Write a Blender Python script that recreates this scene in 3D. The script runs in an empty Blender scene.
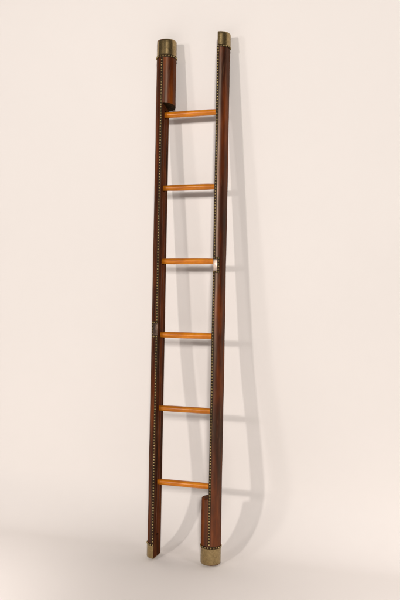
import bpy, bmesh, math, random
from mathutils import Vector, Matrix
random.seed(7)
S = bpy.context.scene
C = S.collection
PI = math.pi
R = .045                      # radius of the closed pole
TH, LAM, LAM2 = .3101, .1045, .0041
W = .2578                     # distance between the two flat faces
# ------------------------------------------------------------------ materials
def new_mat(name):
    m = bpy.data.materials.new(name); m.use_nodes = True
    nt = m.node_tree
    return m, nt, nt.nodes, nt.links, nt.nodes['Principled BSDF']
def coords(nt, scale):
    tc = nt.nodes.new('ShaderNodeTexCoord'); mp = nt.nodes.new('ShaderNodeMapping')
    mp.inputs['Scale'].default_value = scale
    nt.links.new(tc.outputs['Object'], mp.inputs['Vector'])
    return mp.outputs['Vector']
def noise(nt, vec, scale, detail=4, rough=.55):
    n = nt.nodes.new('ShaderNodeTexNoise'); n.inputs['Scale'].default_value = scale
    n.inputs['Detail'].default_value = detail; n.inputs['Roughness'].default_value = rough
    nt.links.new(vec, n.inputs['Vector'])
    return n.outputs['Fac']
def ramp(nt, fac, stops):
    r = nt.nodes.new('ShaderNodeValToRGB'); e = r.color_ramp.elements
    while len(e) < len(stops): e.new(.5)
    for k, (p, c) in enumerate(stops):
        e[k].position = p; e[k].color = (*c, 1) if len(c) == 3 else c
    nt.links.new(fac, r.inputs['Fac'])
    return r.outputs['Color']
def mix(nt, a, b, fac, mode='MIX'):
    m = nt.nodes.new('ShaderNodeMix'); m.data_type = 'RGBA'; m.blend_type = mode
    nt.links.new(a, m.inputs['A']); nt.links.new(b, m.inputs['B'])
    if isinstance(fac, (int, float)): m.inputs['Factor'].default_value = fac
    else: nt.links.new(fac, m.inputs['Factor'])
    return m.outputs['Result']
def maprange(nt, v, a, b, c, d):
    m = nt.nodes.new('ShaderNodeMapRange')
    for k, x in zip(('From Min', 'From Max', 'To Min', 'To Max'), (a, b, c, d)): m.inputs[k].default_value = x
    nt.links.new(v, m.inputs['Value']); return m.outputs['Result']
def bump(nt, h, strength, dist, prev=None):
    b = nt.nodes.new('ShaderNodeBump'); b.inputs['Strength'].default_value = strength; b.inputs['Distance'].default_value = dist
    nt.links.new(h, b.inputs['Height'])
    if prev: nt.links.new(prev, b.inputs['Normal'])
    return b.outputs['Normal']

def leather(name, dark, mid, warm, rlo=.30, rhi=.40, gloss=.05):
    m, nt, N, L, P = new_mat(name)
    big = noise(nt, coords(nt, (13, 13, 1.5)), 1.9, 2.6, .55)          # long worn patches
    fine = noise(nt, coords(nt, (1, 1, .35)), 55, 2, .5)
    gl = noise(nt, coords(nt, (5, 5, 1.2)), 3, 2, .5)
    c1 = ramp(nt, big, [(.36, dark), (.5, mid), (.68, warm)])
    c2 = ramp(nt, fine, [(.3, (.74, .70, .68)), (.7, (1.2, 1.2, 1.15))])
    col = mix(nt, c1, c2, .8, 'MULTIPLY')
    scr = noise(nt, coords(nt, (60, 60, 5)), 1.5, 3, .7)          # fine scuffs along the pole
    sc = maprange(nt, scr, .57, .75, 0, .5)
    pale = N.new('ShaderNodeRGB'); pale.outputs[0].default_value = (.2, .095, .045, 1)
    col = mix(nt, col, pale.outputs[0], sc)
    D = N.new('ShaderNodeBsdfDiffuse'); L.new(col, D.inputs['Color'])
    G = N.new('ShaderNodeBsdfGlossy'); G.inputs['Color'].default_value = (1, .82, .66, 1)
    L.new(maprange(nt, gl, .3, .7, rlo, rhi), G.inputs['Roughness'])
    X = N.new('ShaderNodeMixShader'); X.inputs['Fac'].default_value = gloss
    L.new(D.outputs[0], X.inputs[1]); L.new(G.outputs[0], X.inputs[2])
    L.new(X.outputs[0], N['Material Output'].inputs['Surface']); N.remove(P)
    v = N.new('ShaderNodeTexVoronoi'); v.inputs['Scale'].default_value = 420
    L.new(coords(nt, (1, 1, 1)), v.inputs['Vector'])
    n1 = bump(nt, v.outputs['Distance'], .07, .0004)
    n2 = bump(nt, noise(nt, coords(nt, (6, 6, 2)), 3, 2, .5), .2, .003, n1)
    L.new(n2, D.inputs['Normal']); L.new(n2, G.inputs['Normal'])
    return m
def brass(name, lo, hi, rlo, rhi):
    m, nt, N, L, P = new_mat(name)
    a = noise(nt, coords(nt, (1, 1, 1)), 95, 5, .65)
    b = noise(nt, coords(nt, (1, 1, .35)), 26, 3, .6)
    col = mix(nt, ramp(nt, a, [(.36, lo), (.62, hi)]), ramp(nt, b, [(.3, (.76, .72, .66)), (.65, (1.06, 1.05, 1.04))]), .75, 'MULTIPLY')
    L.new(col, P.inputs['Base Color']); P.inputs['Metallic'].default_value = .92
    L.new(maprange(nt, a, .3, .7, rhi, rlo), P.inputs['Roughness'])
    L.new(bump(nt, a, .3, .0008), P.inputs['Normal'])
    return m
def wood(name, c0, c1, c2, axis, rough, coat):
    m, nt, N, L, P = new_mat(name)
    sc = [55, 55, 55]; sc[axis] = 4
    g = noise(nt, coords(nt, sc), 2.2, 6, .65)
    sb = [3, 3, 3]
    b = noise(nt, coords(nt, sb), 4, 3, .6)
    inf = N.new('ShaderNodeObjectInfo')
    off = maprange(nt, inf.outputs['Random'], 0, 1, .8, 1.12)
    col = ramp(nt, g, [(.28, c0), (.5, c1), (.74, c2)])
    col = mix(nt, col, ramp(nt, b, [(.35, (.72, .62, .52)), (.62, (1.1, 1.08, 1.05))]), .7, 'MULTIPLY')
    hsv = N.new('ShaderNodeHueSaturation'); L.new(col, hsv.inputs['Color']); L.new(off, hsv.inputs['Value'])
    L.new(hsv.outputs['Color'], P.inputs['Base Color'])
    L.new(maprange(nt, g, .3, .7, rough + .08, rough - .05), P.inputs['Roughness'])
    P.inputs['Specular IOR Level'].default_value = .3
    P.inputs['Coat Weight'].default_value = coat; P.inputs['Coat Roughness'].default_value = .2
    L.new(bump(nt, g, .25, .0008), P.inputs['Normal'])
    return m
M_LEATHER = leather('brown_leather', (.016, .0032, .0008), (.054, .0092, .0010), (.145, .028, .0016))
M_BLOCK = leather('red_brown_leather', (.045, .008, .001), (.11, .021, .0015), (.20, .047, .003))
M_TRIM = leather('dark_leather_trim', (.009, .005, .002), (.018, .010, .0035), (.034, .019, .007), .45, .6, .02)
M_FLAT = leather('inner_leather', (.026, .007, .0025), (.062, .0155, .004), (.115, .030, .006), .5, .65, .015)
M_TAB = brass('worn_pale_metal', (.44, .35, .30), (.58, .49, .43), .42, .52)
M_TAB2 = brass('dull_metal', (.10, .065, .048), (.19, .135, .105), .38, .48)
M_BRASS = brass('aged_brass', (.31, .226, .108), (.41, .305, .15), .20, .33)
M_NAIL = brass('nail_brass', (.12, .08, .028), (.56, .43, .20), .25, .4)
M_RUNG = wood('honey_wood', (.40, .108, .003), (.60, .195, .008), (.76, .32, .03), 0, .32, .12)
M_GROOVE = wood('mahogany', (.07, .018, .006), (.125, .034, .010), (.19, .056, .017), 2, .4, .0)
def backdrop_mat():
    m, nt, N, L, P = new_mat('matte_white_paper')
    a = noise(nt, coords(nt, (1, 1, 1)), .9, 4, .5)
    f = noise(nt, coords(nt, (1, 1, 1)), 60, 3, .6)
    L.new(ramp(nt, a, [(.3, (.80, .775, .755)), (.7, (.83, .805, .785))]), P.inputs['Base Color'])
    P.inputs['Roughness'].default_value = .85; P.inputs['Specular IOR Level'].default_value = .25
    L.new(bump(nt, f, .05, .001), P.inputs['Normal'])
    return m
M_PAPER = backdrop_mat()
# ------------------------------------------------------------------ helpers
def obj(name, bm, mat, parent=None, smooth=True, sharp=40):
    bmesh.ops.recalc_face_normals(bm, faces=bm.faces[:])
    me = bpy.data.meshes.new(name); bm.to_mesh(me); bm.free()
    me.materials.append(mat)
    if smooth:
        for p in me.polygons: p.use_smooth = True
        me.set_sharp_from_angle(angle=math.radians(sharp))
    o = bpy.data.objects.new(name, me); C.objects.link(o)
    if parent: o.parent = parent
    return o
def loft(bm, rings, closed=True, caps=(True, True)):
    vs = [[bm.verts.new(p) for p in r] for r in rings]
    n = len(rings[0])
    for a, b in zip(vs, vs[1:]):
        for k in range(n if closed else n - 1):
            bm.faces.new((a[k], a[(k + 1) % n], b[(k + 1) % n], b[k]))
    if caps[0]: bm.faces.new(vs[0][::-1])
    if caps[1]: bm.faces.new(vs[-1])
    return vs
def arc(side, r, a0, a1, n, cx=0.):
    """points on the pole's round side; angle 0 = front edge (-y), PI = back edge; side -1 left, +1 right"""
    return [(cx + side * r * math.sin(a0 + (a1 - a0) * k / n), -r * math.cos(a0 + (a1 - a0) * k / n)) for k in range(n + 1)]
def wob(z, a, seed):
    return .00035 * math.sin(7.3 * z + 2.1 * a + seed) + .00025 * math.sin(19.7 * z - 3 * a + seed * 2.3) + .0002 * math.sin(41 * z + 5 * a + seed)
GW, GD = .034, .027           # groove width, depth
def stile_mesh(side, z0, z1, g0, g1, seed):
    """half-round pole; the flat face (x = 0) carries a groove between g0 and g1"""
    bm = bmesh.new()
    def sect(z, groove):
        p = []
        for k in range(29):
            a = PI * k / 28
            r = R + wob(z, a, seed) * math.sin(a)
            p.append((side * r * math.sin(a), -r * math.cos(a), z))
        f = [(0, R * .6), (0, GW / 2 + .0003), (side * GD * groove, GW / 2), (side * GD * groove, -GW / 2), (0, -GW / 2 - .0003), (0, -R * .6)]
        return p + [(x, y, z) for x, y in f]
    def run(a, b, g, n, caps):
        loft(bm, [sect(a + (b - a) * k / n, g) for k in range(n + 1)], True, caps)
    e = .00002
    run(z0, g0, e, 8, (True, True)); run(g0, g1, 1, 80, (False, False)); run(g1, z1, e, 14, (True, True))
    return bm
def half_round(side, r, z0, z1, n, seed=0, bevel=0, x0=0., top=True, bottom=False, slant=0.):
    """solid half cylinder bulging to `side`, flat at x0"""
    bm = bmesh.new()
    rings = []
    def sect(z, q):
        p = []
        for k in range(25):
            a = PI * k / 24
            rr = q + (wob(z, a, seed) * math.sin(a) if seed else 0)
            p.append((x0 + side * rr * math.sin(a), -rr * math.cos(a), z - slant * max(0, 1 - (z - z0) / .1) * (1 - math.cos(a)) / 2))
        return p
    prof = []
    nb = 5 if bevel else 0
    if bottom and bevel:
        for k in range(nb): t = PI / 2 * k / nb; prof.append((z0 + bevel * (1 - math.sin(t)), r - bevel * (1 - math.cos(PI / 2 - t)) if False else r - bevel + bevel * math.sin(t)))
        prof = [(z0 + bevel * (1 - math.cos(PI / 2 * k / nb) * 1.0) if False else z0 + bevel - bevel * math.cos(PI / 2 * k / nb), r - bevel + bevel * math.sin(PI / 2 * k / nb)) for k in range(nb)]
    lo = z0 + (bevel if bottom else 0); hi = z1 - (bevel if top else 0)
    for k in range(n + 1): prof.append((lo + (hi - lo) * k / n, r))
    if top and bevel:
        for k in range(1, nb + 1): prof.append((hi + bevel * math.sin(PI / 2 * k / nb), r - bevel + bevel * math.cos(PI / 2 * k / nb)))
    loft(bm, [sect(z, q) for z, q in prof])
    return bm
def lathe(prof, n=48):
    bm = bmesh.new()
    rings = [[(r * math.cos(2 * PI * k / n), r * math.sin(2 * PI * k / n), z) for k in range(n)] for z, r in prof]
    loft(bm, rings)
    return bm
def nail_bm(bm, p, nrm, r=.0037, seg=10):
    """domed tack: base ring, shoulder, crown"""
    nrm = Vector(nrm).normalized(); t = nrm.orthogonal().normalized(); b = nrm.cross(t)
    p = Vector(p)
    rings = []
    for h, q in ((-.0006, 1.), (.0006, 1.), (.0017, .82), (.0025, .48)):
        rings.append([p + nrm * h + (t * math.cos(2 * PI * k / seg) + b * math.sin(2 * PI * k / seg)) * r * q for k in range(seg)])
    vs = loft(bm, rings, True, (True, False))
    top = bm.verts.new(p + nrm * .0028)
    for k in range(seg): bm.faces.new((vs[-1][k], vs[-1][(k + 1) % seg], top))
# ------------------------------------------------------------------ the ladder's frame
d0 = Vector((math.cos(TH), -math.sin(TH), 0)); n0 = Vector((math.sin(TH), math.cos(TH), 0)); zz = Vector((0, 0, 1))
up = n0 * math.sin(LAM) + zz * math.cos(LAM)
up = (up * math.cos(LAM2) + d0 * math.sin(LAM2)).normalized()
dx = (d0 - up * d0.dot(up)).normalized(); ny = up.cross(dx)
TF = -.805
base = Vector((-.1891, 3.363, -.673)) + up * TF
CAM_H = -base.z + .0040
base.z += CAM_H
mid = base + dx * (W / 2)
ladder = bpy.data.objects.new('pole_ladder', None); C.objects.link(ladder)
mw = Matrix((( dx.x, ny.x, up.x, mid.x), (dx.y, ny.y, up.y, mid.y), (dx.z, ny.z, up.z, mid.z), (0, 0, 0, 1)))
ladder.matrix_world = mw
ladder['label'] = 'tall narrow brown leather folding pole ladder with brass nails, leaning on white backdrop'
ladder['category'] = 'ladder'
LT, RT = 2.379, 2.388         # tops of the two poles
BLK = 2.085                   # underside of the upper block
BLK2 = .292                   # top of the lower block
CAPF, CAPH = .078, .062
nails = []                    # (stile, position in the stile's frame, normal)
PITCH = .0128
def stile(side, top):
    g0, g1 = (.10, BLK - .03) if side < 0 else (BLK2 + .006, top - .10)
    o = obj('stile', stile_mesh(side, .004, top - .004, g0, g1, 1.3 if side < 0 else 4.1), M_LEATHER, ladder)
    o.location = (side * W / 2, 0, 0)
    o.data.materials.append(M_FLAT)
    for p in o.data.polygons:
        if p.normal.x * side < -.95 or abs(p.center.x) < .0005: p.material_index = 1
    # wooden lining of the groove the rungs fold into
    bm = bmesh.new(); t = .0016; h = GW / 2 - .0002; dd = GD - .0004
    prof = [(-.0006, h), (dd, h), (dd, -h), (-.0006, -h), (-.0006, -h + t), (dd - t, -h + t), (dd - t, h - t), (-.0006, h - t)]
    loft(bm, [[(side * x, y, g0 + .0006 + (g1 - g0 - .0012) * k / 40) for x, y in prof] for k in range(41)])
    obj('groove_lining', bm, M_GROOVE, o, True, 30)
    return o
def seam(side, parent, za, zb, alpha, gap, amax):
    """dark leather trim under the row of tacks, with its detour round the tab between gap[0] and gap[1]"""
    bm = bmesh.new(); hw = .0054 / R
    def strip(a0, a1, z0, z1, n):
        sec = lambda z: [(x, y, z) for x, y in arc(side, R + .0011, a0, a1, 6)] + [(x, y, z) for x, y in arc(side, R - .002, a1, a0, 6)]
        loft(bm, [sec(z0 + (z1 - z0) * k / n) for k in range(n + 1)])
    strip(alpha - hw, alpha + hw, za, gap[0] + .005, 60); strip(alpha - hw, alpha + hw, gap[1] - .005, zb, 60)
    strip(amax - hw, amax + hw, gap[0] - .005, gap[1] + .005, 8)
    strip(alpha + hw, amax - hw, gap[0] - .005, gap[0] + .005, 2); strip(alpha + hw, amax - hw, gap[1] - .005, gap[1] + .005, 2)
    obj('seam_trim', bm, M_TRIM, parent)
    def put(a, z):
        j = random.uniform(-.001, .001); q = a + random.uniform(-.018, .018)
        nr = (side * math.sin(q), -math.cos(q), 0)
        nails.append((parent, (side * (R + .0012) * math.sin(q), -(R + .0012) * math.cos(q), z + j), nr))
    z = za + .006
    while z < zb - .004:
        if not (gap[0] - .002 < z < gap[1] + .002): put(alpha, z)
        z += PITCH
    z = gap[0]
    k = round((gap[1] - gap[0]) / .0125)
    for i in range(k + 1): put(amax, gap[0] + (gap[1] - gap[0]) * i / k)
    m = max(2, round((amax - alpha) * R / .0125))
    for i in range(1, m): put(alpha + (amax - alpha) * i / m, gap[0]); put(alpha + (amax - alpha) * i / m, gap[1])
    if gap: put(alpha, gap[0]); put(alpha, gap[1])
    # pale metal plate inside the detour
    bm = bmesh.new(); a0, a1 = .02, amax - hw
    sec = lambda z, r: [(x, y, z) for x, y in arc(side, r, a0, a1, 8)] + [(x, y, z) for x, y in arc(side, R - .002, a1, a0, 8)]
    loft(bm, [sec(gap[0] + .0052, R + .0003), sec(gap[0] + .007, R + .0014), sec(gap[1] - .007, R + .0014), sec(gap[1] - .0052, R + .0003)])
    obj('catch_plate', bm, M_TAB if side > 0 else M_TAB2, parent)['label'] = 'bright pale metal catch plate' if side > 0 else 'dull brown metal catch plate'
def band(parent, side, z, full, x0=0.):
    """leather collar at the edge of a brass cap, set with tacks"""
    r = R + .0018; h = .0058
    if full:
        prof = [(z - h, R - .003), (z - h, r - .0007), (z - h + .001, r), (z + h - .001, r), (z + h, r - .0007), (z + h, R - .003)]
        bm = lathe(prof, 56); n = 22; A = [2 * PI * k / n for k in range(n)]
    else:
        bm = bmesh.new()
        sec = lambda zc, q: [(x, y, zc) for x, y in arc(side, q, 0.02, PI - .02, 24)] + [(x, y, zc) for x, y in arc(side, R - .003, PI - .02, .02, 24)]
        loft(bm, [sec(z - h, r - .0007), sec(z - h + .001, r), sec(z + h - .001, r), sec(z + h, r - .0007)])
        n = 11; A = [.1 + (PI - .2) * k / n for k in range(n + 1)]
    obj('collar', bm, M_TRIM, parent)
    for a in A:
        nr = (side * math.sin(a), -math.cos(a), 0)
        nails.append((parent, (nr[0] * (r + .0001), nr[1] * (r + .0001), z + random.uniform(-.0005, .0005)), nr))
def cap_profile(z0, z1, flip):
    """brass cap of the full pole, z0 = open edge, z1 = closed end"""
    s = 1 if z1 > z0 else -1; r = R + .0008; b = .009
    pr = [(z0, r - .0025), (z0, r), (z0 + s * .004, r + .0006), (z0 + s * .007, r)]
    for k in range(6): pr.append((z0 + s * .008 + (z1 - s * b - z0 - s * .008) * k / 5, r - .0004 * k / 5))
    for k in range(1, 7):
        t = PI / 2 * k / 6; pr.append((z1 - s * b + s * b * math.sin(t), r - .0004 - b + b * math.cos(t)))
    pr.append((z1 + s * .001, (R - b) * .5)); pr.append((z1 + s * .0013, .001))
    return pr
aL, aR = math.radians(8), math.radians(5)
left = stile(-1, LT); right = stile(1, RT)
seam(-1, left, CAPH + .012, LT - CAPF - .008, aL, (1.013, 1.078), math.radians(44))
seam(1, right, CAPF + .012, RT - CAPH - .008, aR, (1.309, 1.371), math.radians(29))
# full brass caps: upper end of one pole, lower end of the other
obj('brass_cap', lathe(cap_profile(LT - CAPF, LT, False), 56), M_BRASS, left)
obj('brass_cap', lathe(cap_profile(CAPF, .0, True), 56), M_BRASS, right)
band(left, -1, LT - CAPF - .003, True); band(right, 1, CAPF + .003, True)
# half caps
h1 = obj('half_cap', half_round(-1, R + .001, .0, CAPH, 6, 0, .006, -.0012, False, True), M_BRASS, left)
h2 = obj('half_cap', half_round(1, R + .001, RT - CAPH, RT, 6, 0, .008, .0012, True, False), M_BRASS, right)
band(left, -1, CAPH + .003, False); band(right, 1, RT - CAPH - .003, False)
# half-round blocks that complete the pole
obj('end_block', half_round(1, R - .0003, BLK, LT - CAPF - .001, 18, 2.2, 0, .0004, True, False, .020), M_BLOCK, left).data.materials.append(M_TRIM)
obj('end_block', half_round(-1, R - .0003, CAPF + .001, BLK2 + .005, 18, 3.7, .006, -.0004), M_BLOCK, right)
for p in bpy.data.meshes['end_block'].polygons:                  # shade under the upper block, painted with the dark trim material
    if p.normal.z < -.7: p.material_index = 1
# rungs
for i in range(6):
    bm = bmesh.new(); n = 26; seg = 24; x0, x1 = -W / 2 - GD + .004, W / 2 + GD - .004
    rings = []
    for k in range(n + 1):
        f = k / n; x = x0 + (x1 - x0) * f
        e = min(f, 1 - f) * (x1 - x0)
        r = .0116 + .0025 * min(1, max(0, e - .015) / .06) ** .7 + .00018 * math.sin(17 * f + i * 2.1)
        dy = .0006 * math.sin(5 * f + i); 
        rings.append([(x, dy + r * math.cos(2 * PI * j / seg), r * math.sin(2 * PI * j / seg)) for j in range(seg)])
    loft(bm, rings)
    o = obj('rung', bm, M_RUNG, ladder)
    o.location = (0, 0, -TF + 1.2311 - .3385 * i)
# tacks: the hundred that show largest are parts, the rest one part
cam_pos = Vector((0, 0, CAM_H))
def world_of(st, p): return mw @ (Vector(st.location) + Vector(p))
def key(e):
    w = world_of(e[0], e[1]); v = (cam_pos - w)
    f = (mw.to_3x3() @ Vector(e[2])).dot(v.normalized())
    return v.length if f > .25 else 99
order = sorted(nails, key=key)
proto = None
for st, p, nr in order[:100]:
    if proto is None:
        bm = bmesh.new(); nail_bm(bm, (0, 0, 0), (0, 0, 1)); proto = o = obj('nail', bm, M_NAIL, st, True, 60)
    else:
        o = proto.copy(); C.objects.link(o); o.parent = st
    o.location = p; o.rotation_mode = 'QUATERNION'; o.rotation_quaternion = Vector(nr).to_track_quat('Z', 'Y')
bm = bmesh.new()
for st, p, nr in order[100:]: nail_bm(bm, Vector(st.location) + Vector(p), nr)
o = obj('nails', bm, M_NAIL, ladder, True, 60); o['kind'] = 'stuff'
# ------------------------------------------------------------------ backdrop: floor sweeping up into the wall, parallel to the ladder
topc = base + up * (LT - .01)
gap = topc.dot(n0) + R / math.cos(LAM) + .0075          # wall plane: P.n0 = gap
RC, SAG = .27, .042                                      # the paper bows back a little above its curve
prof = [(-5.0, 0), (-3, 0), (-1, 0), (1, 0), (2, 0), (gap + SAG - RC - .3, 0)]
for k in range(25):
    t = PI / 2 * k / 24; prof.append((gap + SAG - RC + RC * math.sin(t), RC - RC * math.cos(t)))
for k in range(1, 17):
    f = k / 16; prof.append((gap + SAG * (1 - f * f * (3 - 2 * f)), RC + .72 * f))
prof += [(gap, 1.2), (gap, 2), (gap, 3.2), (gap, 4.2)]
bm = bmesh.new()
xs = [-5, -3, -1.5, -.5, .5, 1.5, 3, 5]
vs = [[bm.verts.new(d0 * x + n0 * y + zz * z) for x in xs] for y, z in prof]
for a, b in zip(vs, vs[1:]):
    for k in range(len(xs) - 1): bm.faces.new((a[k], a[k + 1], b[k + 1], b[k]))
bd = obj('backdrop', bm, M_PAPER, None, True, 80); bd['kind'] = 'structure'
# ------------------------------------------------------------------ studio lamps and added spots
def lamp(name, phi, dist, rise, size, power, color):
    a = mid + Vector((0, 0, 1.15))
    v = -(n0 * math.cos(math.radians(phi)) + d0 * math.sin(math.radians(phi)))
    p = a + v * dist + zz * rise
    l = bpy.data.lights.new(name, 'AREA'); l.shape = 'DISK'; l.size = size; l.energy = power; l.color = color
    o = bpy.data.objects.new(name, l); C.objects.link(o); o.location = p
    o.rotation_euler = (a - p).to_track_quat('-Z', 'Y').to_euler()
    return o
lamp('key_lamp', 21, 7, 2.0, .32, 146, (1, .91, .845))
lamp('second_lamp', 38, 7, 1.7, .75, 57, (1, .91, .855))
f_ = lamp('main_lamp', -21, 8, 2.4, .62, 375, (1, .928, .872)); f_.data.shape = 'RECTANGLE'; f_.data.size_y = .95
def spot(name, p, a, angle, power, color, blur=.25):
    l = bpy.data.lights.new(name, 'SPOT'); l.spot_size = math.radians(angle); l.spot_blend = 1; l.energy = power; l.color = color; l.shadow_soft_size = blur
    o = bpy.data.objects.new(name, l); C.objects.link(o); o.location = p
    o.rotation_euler = (Vector(a) - Vector(p)).to_track_quat('-Z', 'Y').to_euler()
# two added spots, no known lamps, to lighten the sides of the sweep
spot('added_side_spot', (-2.6, 1.0, 3.0), (-1.5, 2.65, .0), 32, 500, (1, .90, .85))
spot('added_side_spot', (2.9, .8, 3.0), (1.05, 2.4, .0), 32, 320, (1, .90, .85))
w = bpy.data.worlds.new('World'); S.world = w; w.use_nodes = True
bg = w.node_tree.nodes['Background']; bg.inputs['Color'].default_value = (1, .93, .87, 1); bg.inputs['Strength'].default_value = .055
# ------------------------------------------------------------------ camera
cd = bpy.data.cameras.new('camera'); co = bpy.data.objects.new('camera', cd); C.objects.link(co)
pitch, roll = -.0888, -.0166
F = Vector((0, math.cos(pitch), math.sin(pitch))); U = Vector((0, -math.sin(pitch), math.cos(pitch))); X = Vector((1, 0, 0))
r_ = X * math.cos(roll) + U * math.sin(roll); u_ = U * math.cos(roll) - X * math.sin(roll)
co.matrix_world = Matrix(((r_.x, u_.x, -F.x, 0), (r_.y, u_.y, -F.y, 0), (r_.z, u_.z, -F.z, CAM_H), (0, 0, 0, 1)))
cd.sensor_fit = 'VERTICAL'; cd.sensor_height = 36; cd.lens = 738.57 * 36 / 600; cd.clip_end = 100
S.camera = co
S.view_settings.view_transform = 'Standard'; S.view_settings.look = 'None'
S.view_settings.exposure = 0; S.view_settings.gamma = 1
